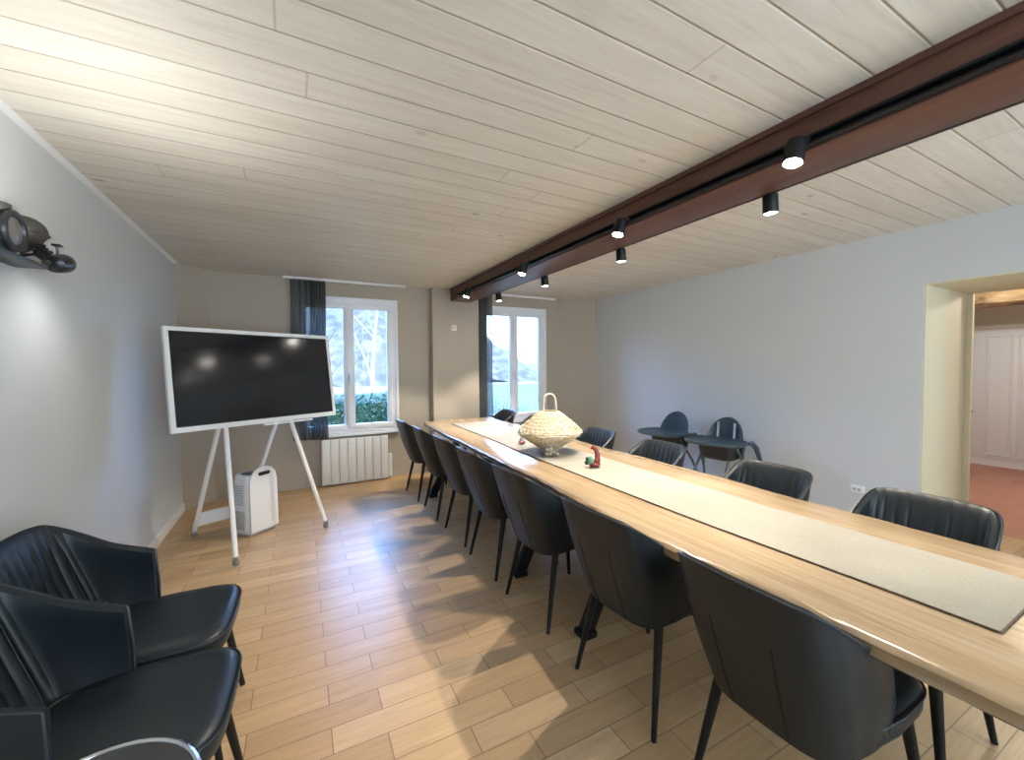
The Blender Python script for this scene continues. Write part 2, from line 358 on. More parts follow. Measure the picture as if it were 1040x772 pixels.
b = B(); ball(b, (0, 0, -.12), .1, 3); obj('lamp_shade', b, emis('warm lamp globe', (1, .85, .6), 6), r)
ld = bpy.data.lights.new('hall_fill_bulb', 'POINT'); ld.energy = 85; ld.color = (1, .88, .68); ld.shadow_soft_size = .12
lo = bpy.data.objects.new('hall_fill_bulb', ld); C.objects.link(lo); lo.location = (6.4, .9, 2.33)

# ------------------------------------------------------------ outdoors
def hedge_mat():
    m = M('hedge leaves', (.03, .12, .08), .6); n = N(m); v = n.coord()
    n.col(n.ramp(n.noise(v, 26, 3), [(.35, (.006, .026, .018)), (.5, (.018, .07, .04)), (.68, (.08, .17, .10))])); return m
HEDGE = hedge_mat()
def field():
    m = M('wintry grass', (.2, .4, .2), .9); n = N(m); v = n.coord()
    n.col(n.ramp(n.noise(v, .12, 4), [(.35, (.05, .065, .03)), (.6, (.075, .09, .045))])); return m
b = B(); bx(b, -120, 160, YB+.25, 260, -.6, -.5); struct('ground_field', b, field())
def frost():
    m = M('pale gravel yard', (.55, .56, .55), .9); n = N(m); v = n.coord(); n.col(n.ramp(n.noise(v, 1.2, 5), [(.35, (.10, .12, .11)), (.65, (.17, .19, .17))])); return m
b = B(); prism(b, [(-20, 9.0), (4.4, 9.0), (19, 62), (-60, 62)], -.5, -.47); struct('ground_yard', b, frost())
b = B(); prism(b, [(2, 44), (60, 30), (60, 33), (2, 50)], -.5, -.46); struct('ground_road', b, M('pale road', (.2, .2, .2), .9))
def hedge(x0, x1, y0, y1, z1, label, seed, n):
    rnd = random.Random(seed); b = B()
    bx(b, x0, x1, y0+.08, y1-.08, -.5, z1-.08)
    for i in range(n):
        x = rnd.uniform(x0, x1); q = rnd.random()
        if q < .55: p = Vector((x, y0+rnd.uniform(-.04, .1), rnd.uniform(-.2, z1)))
        else: p = Vector((x, rnd.uniform(y0, y1), z1+rnd.uniform(-.1, .06)))
        s = rnd.uniform(.02, .045); a = Vector((rnd.uniform(-1, 1), rnd.uniform(-1, 1), rnd.uniform(-1, 1))).normalized(); c = a.orthogonal().normalized()
        b.faces.new([b.verts.new(p+a*s), b.verts.new(p+c*s*.6), b.verts.new(p-a*s), b.verts.new(p-c*s*.6)])
    return tag(obj('hedge', b, HEDGE, smooth=False), label, 'hedge')
hedge(-2.0, 3.0, 8.0, 8.9, .86, 'dense green hedge outside, below the left window beside the radiator', 3, 9000)
LEAF2 = M('sparse winter foliage', (.10, .22, .22), .8)
def shrub(x, y, h, w, label, seed):
    rnd = random.Random(seed); b = B(); b2 = B(); r = thing('shrub', label, 'shrub', (x, y, -.5), 0, 'bare shrubs outside the right window')
    for i in range(22):
        a = rnd.uniform(0, 2*PI); t = rnd.uniform(.2, 1)*w; tube(b, [(0, 0, 0), (math.cos(a)*t*.5, math.sin(a)*t*.5, h*.5), (math.cos(a)*t, math.sin(a)*t, h*rnd.uniform(.7, 1))], [.012, .008, .003], 5)
    obj('stem', b, M('shrub stem', (.12, .14, .14), .9), r)
    for i in range(500):
        a = rnd.uniform(0, 2*PI); z = rnd.uniform(.25, 1); t = rnd.uniform(0, 1)*w*z; p = Vector((math.cos(a)*t, math.sin(a)*t, z*h)); s = rnd.uniform(.012, .03)
        q = Vector((rnd.uniform(-1, 1), rnd.uniform(-1, 1), rnd.uniform(-1, 1))).normalized(); c = q.orthogonal().normalized()
        b2.faces.new([b2.verts.new(p+q*s), b2.verts.new(p+c*s*.6), b2.verts.new(p-q*s), b2.verts.new(p-c*s*.6)])
    obj('foliage', b2, LEAF2, r, smooth=False)
for i, (x, y, h) in enumerate(((4.0, 8.4, 1.35), (4.75, 8.7, 1.15), (5.5, 8.5, 1.3))):
    shrub(x, y, h, .42, ('thin wintry shrub outside the right window, behind its left pane', 'thin wintry shrub outside the right window, beside the centre bar', 'thin wintry shrub outside the right window, behind its right pane')[i], 20+i)
BIRCH = M('pale birch bark', (.30, .29, .27), .8); TWIG = M('grey twigs', (.09, .09, .085), .9)
def tree(x, y, h, label, seed, mat):
    rnd = random.Random(seed); r = thing('bare_tree', label, 'tree', (x, y, -.5), 0, 'bare winter trees outside the left window'); b = B(); c = B()
    def grow(bm, p, d, L, rad, lev):
        pts = [p]; q = p.copy(); dd = d.copy()
        for i in range(4): dd = (dd+Vector((rnd.uniform(-.12, .12), rnd.uniform(-.12, .12), .04))).normalized(); q = q+dd*L/4; pts.append(q.copy())
        tube(bm, pts, [rad*(1-.17*i) for i in range(5)], 6)
        if lev:
            for i in range(5 if lev > 1 else 4):
                k = rnd.choice((1, 2, 3, 4)); a = rnd.uniform(0, 2*PI); nd = (dd*.6+Vector((math.cos(a), math.sin(a), .35))*.7).normalized(); grow(c, pts[k], nd, L*.5, rad*.34, lev-1)
    grow(b, Vector((0, 0, 0)), Vector((0, 0, 1)), h, .085, 3)
    obj('trunk', b, mat, r); obj('branches', c, TWIG if mat is not BIRCH else BIRCH, r)
tree(2.45, 15, 6, 'white birch trunk standing outside behind the right pane of the left window', 5, BIRCH)
tree(-.6, 17.5, 5.5, 'grey bare tree outside behind the left pane of the left window', 6, TWIG)
tree(1.6, 21, 6, 'farther bare tree between the two panes of the left window', 9, TWIG)
def hills(name, y, h, seed, mat, x0=-120, x1=200):
    rnd = random.Random(seed); b = B(); n = 60; pts = []
    ph = [rnd.uniform(0, 6) for _ in range(4)]
    for i in range(n+1):
        x = x0+(x1-x0)*i/n; z = h*(.65+.2*math.sin(x*.021+ph[0])+.12*math.sin(x*.057+ph[1])+.04*math.sin(x*.19+ph[2])); pts.append((x, z))
    R = [[b.verts.new((x, y-w, -.6+(z+.6)*q)) for x, z in pts] for w, q in ((40, 0), (14, .75), (0, 1), (-20, 0))]
    for A, D in zip(R, R[1:]):
        for j in range(n): b.faces.new((A[j], A[j+1], D[j+1], D[j]))
    struct(name, b, mat, True)
b = B(); n_ = 50; R4 = []
for yy, zf in ((44, -.55), (52, 5), (66, 13), (80, 17)):
    R4.append([b.verts.new((-90+i*(122/n_) + (yy-44)*.05, yy+1.5*math.sin(i*.9), zf*(min(1, (n_-i)/4) if zf > 0 else 1)+.8*math.sin(i*1.7+yy))) for i in range(n_+1)])
for A_, D_ in zip(R4, R4[1:]):
    for j in range(n_): b.faces.new((A_[j], A_[j+1], D_[j+1], D_[j]))
fm = M('frosty wooded slope', (.2, .2, .2), .95); q_ = N(fm); v_ = q_.coord(scale=(1, 1, .35)); q_.col(q_.ramp(q_.noise(v_, .9, 6, .7), [(.38, (.04, .042, .036)), (.52, (.085, .082, .07)), (.62, (.14, .13, .11))]))
struct('ground_slope', b, fm, True)
hills('ground_hills', 210, 9, 3, M('misty wooded hills', (.085, .085, .085), .9))

# ------------------------------------------------------------ ceiling beam, tracks and spots
b = B(); bx(b, 1.925, 2.215, YF, 5.355, 2.33, CEIL-.001, .006); bx(b, 1.912, 1.928, YF, 5.355, CEIL-.028, CEIL-.001, .002)
tag(obj('ceiling_beam', b, BEAMW), 'dark red-brown wooden beam crossing the white board ceiling above the table', 'beam')
for s, x0, x1, lab in ((-1, 1.885, 1.924, 'black lighting track along the window-left face of the dark beam'), (1, 2.216, 2.255, 'black lighting track along the far right face of the dark beam')):
    r = thing('lighting_track', lab, 'lighting track', (0, 0, 0))
    b = B(); y0, y1 = YF+.1, 5.0
    bx(b, x0, x1, y0, y1, 2.338, 2.346, .001); bx(b, x0, x1, y0, y1, 2.368, 2.378, .001)
    xi = x1-.008 if s < 0 else x0; bx(b, xi, xi+.008, y0, y1, 2.346, 2.368)
    obj('rail', b, BLACK, r)
    b = B(); bx(b, x0-.001, x1+.001, y1, y1+.02, 2.335, 2.38, .002); obj('end_cap', b, BLACKG, r)
spots = [(-1, .96), (1, 1.32), (-1, 1.98), (1, 2.46), (-1, 3.20), (1, 3.56), (-1, 4.52), (1, 4.62)]
labs = ['nearest to the camera', 'second along', 'third along', 'nearest the window wall']
AIM = {-1: math.radians(17), 1: math.radians(-4)}
for i, (s, y) in enumerate(spots):
    x = 1.84 if s < 0 else 2.29
    side = 'left' if s < 0 else 'right'
    r = thing('spotlight', 'lit black spotlight on the %s side of the beam, %s' % (side, labs[i//2]), 'spotlight', (x, y, 2.33), 0, 'spotlights on the ceiling beam')
    R_ = Matrix.Rotation(AIM[s], 4, 'Y')       # tilts the head a little
    b = B(); lathe(b, [(.030, .035), (.037, .030), (.038, -.060), (.035, -.066), (.031, -.060)], 28, R_ @ Matrix.Translation((0, 0, -.012)))
    hd = obj('lamp_head', b, BLACK, r)
    b = B(); lathe(b, [(.0305, -.0605), (.030, -.064), (.012, -.066)], 24, R_ @ Matrix.Translation((0, 0, -.012))); obj('lamp_lens', b, LENS, r)
    b = B(); dx = .055 if s < 0 else -.045
    tube(b, [(0, 0, .01), (dx*.6, .012, .03), (dx*.95, .02, .03)], .006, 8); bx(b, min(dx, dx*.6), max(dx, dx*.6), -.03, .07, .018, .042, .003)
    obj('mounting_arm', b, BLACKG, r)
    ld = bpy.data.lights.new('spot_bulb', 'SPOT'); ld.energy = SPOT_W; ld.color = SPOT_COL; ld.spot_size = math.radians(84); ld.spot_blend = .35; ld.shadow_soft_size = .014
    lo = bpy.data.objects.new('spot_bulb', ld); C.objects.link(lo)
    d = R_ @ Vector((0, 0, -1)); lo.location = Vector((x, y, 2.33)) + d*.088
    lo.rotation_mode = 'QUATERNION'; lo.rotation_quaternion = d.to_track_quat('-Z', 'Y')

# ------------------------------------------------------------ long table
def edge_x(y, side):
    if side < 0: return 1.25 + .03*max(0, min(1, (y-3.5)/1.5)) + .045*max(0, min(1, (y-1.2)/1.2))*1.0 + .10*max(0, min(1, (y-1.4)/3.6)) + .007*math.sin(y*4.1) + .004*math.sin(y*9+1)
    return 2.25 + .02*y + .012*math.sin(y*3.7+1)+.008*math.sin(y*9)
TY0, TY1 = -.35, 5.02
tb = thing('dining_table', 'very long pale oak dining table with live wavy edges and black steel legs', 'table', (0, 0, 0))
b = B(); n = 90; ys = [TY0+(TY1-TY0)*i/n for i in range(n+1)]
prof = [(0, .760), (.012, .756), (.020, .745), (.012, .722), (.016, .712), (.004, .704)]
cols = []
for y in ys:
    L = [(edge_x(y, -1)-dx + .02, z) for dx, z in prof]; Rr = [(edge_x(y, 1)+dx - .02, z) for dx, z in prof]
    ring = L[::-1] + [(1.5, .760), (1.9, .760)] + Rr
    cols.append([b.verts.new((x + .003*math.sin(y*31+z*300), y, z)) for x, z in ring])
m_ = len(cols[0])
for A, D in zip(cols, cols[1:]):
    for j in range(m_): b.faces.new((A[j], D[j], D[(j+1) % m_], A[(j+1) % m_]))
b.faces.new(cols[0]); b.faces.new(cols[-1][::-1])
obj('tabletop', b, OAK, tb)
for y in (4.42, 2.45, 1.72, -.1):
    for s in (-1, 1):
        b = B(); xc = 1.80
        obox(b, (xc+s*.44, y, .03), (xc+s*.10, y, .69), .085, .035, up=(0, 1, 0)); bx(b, xc+s*.445-.045, xc+s*.445+.045, y-.044, y+.044, 0, .032, .004)
        obj('leg', b, BLACK, tb)
    b = B(); bx(b, 1.52, 2.1, y-.045, y+.045, .688, .704, .002); obj('leg_plate', b, BLACK, tb)

b = B()
def rx(y): return 1.545 + .035*max(0, y-1.9)**1.0*1.3 + .006*math.sin(y*4)
rn = 60; ring = []
for i in range(rn+1):
    y = .315+(4.62-.315)*i/rn; w = [rx(y), rx(y)+.12, rx(y)+.26, rx(y)+.38, rx(y)+.44]
    ring.append([(x, y) for x in w])
top = [[b.verts.new((x, y, .7665+.0012*math.sin(y*13+x*17))) for x, y in r_] for r_ in ring]
bot = [[b.verts.new((x, y, .7622)) for x, y in r_] for r_ in ring]
for i in range(rn):
    for j in range(4):
        b.faces.new((top[i][j], top[i][j+1], top[i+1][j+1], top[i+1][j])); b.faces.new((bot[i][j], bot[i+1][j], bot[i+1][j+1], bot[i][j+1]))
    for j in (0, 4): b.faces.new((top[i][j], top[i+1][j], bot[i+1][j], bot[i][j]))
for i in (0, rn):
    for j in range(4): b.faces.new((top[i][j], top[i][j+1], bot[i][j+1], bot[i][j]))
run = tag(obj('table_runner', b, LINEN), 'long plain beige cloth runner laid down the middle of the long table', 'table runner')
b = B(); tube(b, [(rx(y_)-.001, y_, .7655) for y_ in [.315+(4.62-.315)*i/80 for i in range(81)]], .0022, 6); tube(b, [(rx(.315)+.44*i/10, .314, .7655) for i in range(11)], .0022, 6)
obj('hem', b, SEAM, run)

# ------------------------------------------------------------ dining chair
def catmull(pts, n):
    out = []; k = len(pts)
    for i in range(k-1):
        p0, p1, p2, p3 = pts[max(i-1, 0)], pts[i], pts[i+1], pts[min(i+2, k-1)]
        for j in range(n):
            t = j/n; out.append(tuple(.5*((2*b_)+(-a+c)*t+(2*a-5*b_+4*c-d)*t*t+(-a+3*b_-3*c+d)*t**3) for a, b_, c, d in zip(p0, p1, p2, p3)))
    out.append(tuple(pts[-1])); return out
TOPH = [(-.405, 0, .856), (-.402, .08, .856), (-.395, .145, .853), (-.375, .190, .845), (-.330, .212, .818), (-.265, .221, .776), (-.20, .224, .734), (-.14, .225, .708), (-.06, .224, .680)]
BOTH = [(-.255, 0, .395), (-.253, .07, .395), (-.245, .125, .395), (-.220, .168, .395), (-.18, .188, .395), (-.14, .198, .40), (-.11, .206, .405), (-.08, .211, .41), (-.05, .214, .415)]
def mirror(h): return [(x, -y, z) for x, y, z in h[:0:-1]] + h
TOPC = catmull(mirror(TOPH), 12); BOTC = catmull(mirror(BOTH), 12)
def make_chair(label, group):
    r = thing('dining_chair', label, 'chair', (0, 0, 0), 0, group)
    n = len(TOPC); rows = 12; b = B(); outer, inner = [], []
    arc = [0]
    for i in range(1, n): arc.append(arc[-1]+math.dist(TOPC[i], TOPC[i-1]))
    mid = arc[n//2]
    for i in range(n):
        T, Bo = Vector(TOPC[i]), Vector(BOTC[i]); t0, t1 = Vector(TOPC[max(i-1, 0)]), Vector(TOPC[min(i+1, n-1)])
        tan = (t1-t0); tan.z = 0; tan.normalize(); nin = Vector((-tan.y, tan.x, 0))
        if nin.dot(Vector((-.02, 0, 0))-Vector((T.x, T.y, 0))) < 0: nin = -nin
        s = i/(n-1)*2-1
        oc, ic = [], []
        for k in range(rows+1):
            q = k/rows; p = Bo.lerp(T, q); bul = math.sin(q*PI)*.012; p = p - nin*bul
            oc.append(p)
            th = .030 if 0 < k < rows else .026
            rib = 0
            u_ = (arc[i]-mid)/.045
            if abs(u_) < 5.5 and q > .12: rib = .010*abs(math.cos(u_*PI))**.5*min(1, (q-.12)*5)*min(1, (1-q)*5+.1)
            ic.append(p + nin*(th+rib) + Vector((0, 0, 0 if k < rows else -.002)))
        outer.append(oc); inner.append(ic)
    O = [[b.verts.new(p) for p in c] for c in outer]; I = [[b.verts.new(p) for p in c] for c in inner]
    Tm = [b.verts.new((outer[i][-1]+inner[i][-1])/2+Vector((0, 0, .010))) for i in range(n)]
    for i in range(n-1):
        for k in range(rows):
            b.faces.new((O[i][k], O[i+1][k], O[i+1][k+1], O[i][k+1])); b.faces.new((I[i][k], I[i][k+1], I[i+1][k+1], I[i+1][k]))
        b.faces.new((O[i][-1], O[i+1][-1], Tm[i+1], Tm[i])); b.faces.new((Tm[i], Tm[i+1], I[i+1][-1], I[i][-1]))
        b.faces.new((O[i][0], I[i][0], I[i+1][0], O[i+1][0]))
    for i in (0, n-1):
        for k in range(rows): b.faces.new((O[i][k], O[i][k+1], I[i][k+1], I[i][k]))
        b.faces.new((O[i][-1], Tm[i], I[i][-1]))
    obj('backrest', b, LEATHER, r)
    b = B(); top = [outer[i][-1]+Vector((0, 0, .004)) for i in range(n)]
    tube(b, [outer[0][1]+Vector((.004, 0, 0))] + [outer[0][6]+Vector((.004, 0, 0))] + top + [outer[-1][6]+Vector((.004, 0, 0))] + [outer[-1][1]+Vector((.004, 0, 0))], .0045, 6)
    obj('piping', b, PIPE, r)
    for j in (n//2-14, n//2+14):
        b = B(); tube(b, [outer[j][k]+Vector((-.0006, 0, 0)) for k in range(0, rows-3)], .0018, 5); obj('seam', b, BLACK, r)
    b = B(); k = 40; lay = []
    for z, g in ((.405, -.02), (.412, -.004), (.43, .004), (.462, .004), (.478, -.006), (.487, -.022), (.490, -.06)):
        rg = []
        for j in range(k):
            a = 2*PI*j/k; cx_, sy_ = math.cos(a), math.sin(a); e = .42
            x = .015+(.235+g)*math.copysign(abs(cx_)**e, cx_); y = (.226+g)*math.copysign(abs(sy_)**e, sy_)
            if x < .0: y *= 1-.22*(min(1, -x/.23))**1.5
            zz = z + (.010*((x)/.28) if z > .46 and x > 0 else 0)
            rg.append(b.verts.new((x, y, zz)))
        lay.append(rg)
    for A, D in zip(lay, lay[1:]):
        for j in range(k): b.faces.new((A[j], A[(j+1) % k], D[(j+1) % k], D[j]))
    b.faces.new(lay[0][::-1]); c_ = b.verts.new((.0, 0, .487))
    for j in range(k): b.faces.new((lay[-1][j], lay[-1][(j+1) % k], c_))
    st = obj('seat', b, LEATHER, r)
    def sp_pt(a):
        x = .015+.241*math.copysign(abs(math.cos(a))**.42, math.cos(a)); y = .232*math.copysign(abs(math.sin(a))**.42, math.sin(a))
        if x < 0: y *= 1-.22*(min(1, -x/.23))**1.5
        return (x, y, .474)
    b = B(); tube(b, [sp_pt(2*PI*j/64) for j in range(64)], .004, 6, closed=True)
    obj('seat_piping', b, PIPE, st)
    for sx in (-1, 1):
        for sy in (-1, 1):
            b = B(); x0 = -.17 if sx < 0 else .17
            x1 = -.26 if sx < 0 else .235
            lathe(b, [(.008, 0), (.0105, .002), (.019, .41), (.021, .425)], 14)
            for v in b.verts:
                q = 1-v.co.z/.425; v.co.x += x0+(x1-x0)*q; v.co.y += sy*(.175+(.225-.175)*q)
            obj('leg', b, BLACK, r)
    return r
GL = 'dark leather dining chairs along the near side of the table'
GR = 'dark leather dining chairs along the wall side of the table'
GW = 'dark leather dining chairs standing against the left wall'
# left side of the table, facing +x
LX = 1.437
left = [(4.56, 'first from the window wall'), (3.91, 'second from the window wall'), (3.27, 'third from the window wall'), (2.675, 'fourth from the window wall'), (2.06, 'third from the camera end'), (1.335, 'second from the camera end'), (.692, 'closest to the camera')]
proto = None
for i, (y, w) in enumerate(left):
    lab = 'dark leather chair on the near side, ' + w
    a = math.radians((2, -2, 1, 0, 2, 3, 0)[i]); x = LX + (-.02, 0, .01, 0, 0, .0, .0)[i]
    if proto is None: proto = make_chair(lab, GL); proto.location = (x, y, 0); proto.rotation_euler.z = a
    else: dup(proto, (x, y, 0), a, lab, GL)
for y, x, a, lab in ((.70, 2.05, 180, 'dark ribbed leather chair across the table, nearest the doorway'), (1.36, 2.06, 180, 'ribbed leather chair across the table, just left of the wall socket'),
                  (2.17, 2.08, 180, 'ribbed leather chair across the table, in front of the high chairs'), (2.93, 2.12, 180, 'ribbed leather chair across the table, directly right of the wicker basket'),
                  (4.06, 2.16, 180, 'chair across the table half hidden by the wicker basket'), (4.84, 2.16, 178, 'dark chair across the far end of the table, before the right window')):
    dup(proto, (x, y, 0), math.radians(a), lab, GR)
for x, y, a, lab in ((-.475, 1.985, -3, 'empty ribbed leather chair against the left wall, the farther of the two'), (-.43, 1.49, -3, 'empty ribbed leather chair against the left wall, the nearer of the two')):
    dup(proto, (x, y, 0), math.radians(a), lab, GW)

# ------------------------------------------------------------ glossy stool cut by the lower frame edge
st = thing('stool', 'glossy dark round stool seat with a silver rim, at the bottom edge of the view', 'stool', (-.305, .835, .27))
b = B(); lathe(b, [(.02, .462), (.12, .462), (.148, .470), (.150, .480), (.12, .486), (.02, .484)], 40); obj('seat', b, M('glossy dark plastic', (.05, .055, .06), .12), st)
b = B(); tube(b, [(.151*math.cos(2*PI*j/48), .151*math.sin(2*PI*j/48), .478) for j in range(48)], .006, 8, closed=True); obj('rim', b, CHROME, st, label='silver rim')
for j in range(3):
    a = 2*PI*j/3+.5; b = B(); tube(b, [(.08*math.cos(a), .08*math.sin(a), .463), (.14*math.cos(a), .14*math.sin(a), -.27)], .010, 10); obj('leg', b, CHROME, st)

# ------------------------------------------------------------ interactive screen on its easel
TVYAW = math.radians(60)
U = Vector((math.sin(TVYAW), math.cos(TVYAW), 0)); BK = Vector((-math.cos(TVYAW), math.sin(TVYAW), 0))
tv = thing('screen_stand', 'large black interactive screen in a white frame on a white wheeled easel', 'screen', (0, 0, 0))
lean = math.radians(7.3); V = Vector((0, 0, math.cos(lean))) + BK*math.sin(lean); Nf = (U.cross(V)).normalized()
if Nf.dot(-BK) < 0: Nf = -Nf
TC = Vector((-.212, 3.995, 1.367)); TW, TH = 1.285, .765
def tvbox(bm, u0, u1, v0, v1, n0, n1, bev=0):
    m = Matrix(((U.x, V.x, Nf.x, 0), (U.y, V.y, Nf.y, 0), (U.z, V.z, Nf.z, 0), (0, 0, 0, 1)))
    c = TC+U*(u0+u1)/2+V*(v0+v1)/2+Nf*(n0+n1)/2
    g = bmesh.ops.create_cube(bm, size=1, matrix=Matrix.Translation(c) @ m @ Matrix.Diagonal((u1-u0, v1-v0, n1-n0, 1)))
    if bev: bmesh.ops.bevel(bm, geom=list({e for v in g['verts'] for e in v.link_edges}), offset=bev, segments=2, affect='EDGES')
FRM = M('white screen frame', (.80, .82, .83), .35)
b = B(); w, h, f = TW/2, TH/2, .030
for q in ((-w, w, h-f, h), (-w, w, -h, -h+f+.008), (-w, -w+f, -h+f, h-f), (w-f, w, -h+f, h-f)): tvbox(b, *q, -.045, .0, .004)
tvbox(b, -w+.02, w-.02, -h+.02, h-.02, -.05, -.012)
obj('screen_frame', b, FRM, tv)
b = B(); tvbox(b, -w+f-.002, w-f+.002, -h+f+.006, h-f+.002, -.012, -.006); sp_ = obj('bezel', b, BLACK, tv)
b = B(); tvbox(b, -w+f+.012, w-f-.012, -h+f+.02, h-f-.012, -.006, -.004); obj('screen_panel', b, M('dark screen glass', (.010, .012, .016), .13), sp_)
STW = M('white tubular stand', (.78, .79, .80), .35)
b = B(); tvbox(b, -.04, .38, -h-.020, -h-.004, .0, .035, .003); obj('pen_tray', b, FRM, tv)
b = B(); tvbox(b, -.45, .45, -.22, -.16, -.075, -.05, .004); tvbox(b, -.45, .45, .12, .18, -.075, -.05, .004); tvbox(b, -.36, -.30, -.38, .25, -.072, -.046, .004); tvbox(b, .18, .24, -.38, .25, -.072, -.046, .004); obj('mount', b, STW, tv)
FL = Vector((-.39, 3.56, .05)); FR = Vector((.24, 4.02, .05)); BL = Vector((-.765, 4.34, .05)); BR = Vector((-.42, 4.50, .05))
tl = TC+U*-.27+V*-.20-Nf*.085; tr = TC+U*.20+V*-.20-Nf*.085
legs = [(tl, FL), (tl, BL), (tr, FR), (tr, BR)]
for a, c in legs:
    b = B(); obox(b, a, c, .030, .030, up=Nf, bev=.005); L_ = obj('leg', b, STW, tv)
    b = B(); ball(b, c+Vector((0, 0, -.012)), .022, 2, (1, .6, 1)); bx(b, c.x-.016, c.x+.016, c.y-.016, c.y+.016, .045, .07, .003); ball(b, (c.x, c.y, .024), .0238, 2, (1, .5, 1)); obj('castor', b, M('grey castor', (.22, .22, .22), .4), L_)
b = B()
p1, p2 = BL.lerp(tl, .10), BR.lerp(tr, .10); obox(b, p1, p2, .02, .11, bev=.004)
obj('stretcher', b, STW, tv)

# ------------------------------------------------------------ dehumidifier
dh = thing('dehumidifier', 'white portable dehumidifier with top carry handle standing behind the screen easel', 'dehumidifier', (-.315, 4.27, 0), math.radians(-50)); dh.scale = (.9, .88, .9)
DW = M('white appliance plastic', (.74, .76, .79), .35); DG = M('pale grey appliance plastic', (.42, .46, .50), .4)
def rrect(hx, hy, r, n=6):
    o = []
    for cx_, cy_, a0 in ((hx-r, hy-r, 0), (-hx+r, hy-r, 90), (-hx+r, -hy+r, 180), (hx-r, -hy+r, 270)):
        for j in range(n+1): a = math.radians(a0+90*j/n); o.append((cx_+r*math.cos(a), cy_+r*math.sin(a)))
    return o
b = B(); lay = []
for z, s in ((.02, .93), (.035, .97), (.10, 1.0), (.35, .99), (.50, .95), (.56, .90), (.575, .86)):
    lay.append([b.verts.new((x*s, y*s, z)) for x, y in rrect(.125, .155, .06)])
for A, D in zip(lay, lay[1:]):
    k = len(A)
    for j in range(k): b.faces.new((A[j], A[(j+1) % k], D[(j+1) % k], D[j]))
b.faces.new(lay[0][::-1]); b.faces.new(lay[-1]); obj('body', b, DW, dh)
# facing side (local +x): tall bowed front cover rising into the handle
b = B(); oo = []
for y, zt in ((-.145, .50), (-.13, .575), (-.09, .625), (-.04, .645), (.04, .645), (.09, .625), (.13, .575), (.145, .50)): oo.append((y, zt))
fa = [b.verts.new((.120, y, .04)) for y, z in oo]; fb = [b.verts.new((.120, y, z)) for y, z in oo]; ga = [b.verts.new((.150-.35*y*y, y, .04)) for y, z in oo]; gb = [b.verts.new((.142-.35*y*y, y, z)) for y, z in oo]
k = len(oo)
for j in range(k-1):
    b.faces.new((fa[j], fa[j+1], fb[j+1], fb[j])); b.faces.new((ga[j], gb[j], gb[j+1], ga[j+1])); b.faces.new((fb[j], fb[j+1], gb[j+1], gb[j])); b.faces.new((fa[j], ga[j], ga[j+1], fa[j+1]))
for j in (0, k-1): b.faces.new((fa[j], fb[j], gb[j], ga[j]))
obj('front_cover', b, DW, dh)
b = B(); pr = rrect(.06, .017, .0165); prism(b, pr, 0, .012)
for v in b.verts: v.co = Vector((.137+v.co.z, v.co.x, .585+v.co.y))
obj('handle_slot', b, BLACKG, dh)
b = B(); prism(b, rrect(.07, .10, .03), .5755, .582); bx(b, -.05, .05, -.08, .08, .581, .59, .003); obj('top_grille', b, M('dark grey grille', (.07, .09, .11), .4), dh)
b = B()
for j in range(9): bx(b, -.06, .06, -.160, -.150, .30+.022*j, .308+.022*j)
bx(b, -.07, .07, -.160, -.150, .06, .24, .004); obj('side_tank', b, DG, dh)
b = B(); tube(b, [(.128, .13, .10), (.128, .13, .35)], .006, 6); obj('status_strip', b, M('blue grey strip', (.12, .2, .35), .3), dh)
b = B(); bx(b, -.11, .11, -.135, .135, 0, .022, .004); obj('base', b, DG, dh)

# ------------------------------------------------------------ radiator
rd = thing('radiator', 'white panelled electric radiator fixed below the left window', 'radiator', (0, 0, 0))
RW = M('white radiator enamel', (.76, .77, .76), .4)
b = B(); x0, x1, z0, z1 = .29, 1.075, .012, .57; bx(b, x0, x1, 5.41, 5.46, z0, z1-.005, .006); obj('body', b, RW, rd)
for j in range(8):
    a = x0+(x1-x0)*j/8; b = B(); bx(b, a+.005, a+(x1-x0)/8-.005, 5.392, 5.414, z0+.015, z1, .007, 3); obj('radiator_fin', b, RW, rd)
b = B(); bx(b, x1+.002, x1+.05, 5.405, 5.455, z0+.02, .33, .01); obj('control_box', b, RW, rd)
b = B(); bx(b, x0+.1, x0+.14, 5.45, 5.499, .1, .5); bx(b, x1-.14, x1-.1, 5.45, 5.499, .1, .5); obj('wall_bracket', b, RW, rd)

# ------------------------------------------------------------ curtains
def curtain(x0, x1, z0, z1, y, label):
    b = B(); n = 70; A = [];
    for k in range(9):
        z = z0+(z1-z0)*k/8; row = []
        for i in range(n+1):
            t = i/n; row.append(b.verts.new((x0+(x1-x0)*t+.006*math.sin(k*1.1), y+.022*math.sin(t*PI*11)+.008*math.sin(t*PI*23+k*.4), z)))
        A.append(row)
    for P, Q in zip(A, A[1:]):
        for i in range(n): b.faces.new((P[i], P[i+1], Q[i+1], Q[i]))
    return tag(obj('curtain', b, VOILE), label, 'curtain')
cu = curtain(.0, .37, .585, 2.465, 5.415, 'grey translucent curtain hanging at the left of the left window, behind the screen')
cu2 = curtain(.20, .372, .585, 2.465, 5.385, ''); [cu2.pop(k_) for k_ in ('label', 'category')]; cu2.name = 'folded_edge'; cu2.parent = cu
curtain(2.36, 2.58, .05, 2.465, 5.415, 'dark grey curtain hanging beside the pier at the left of the right window')
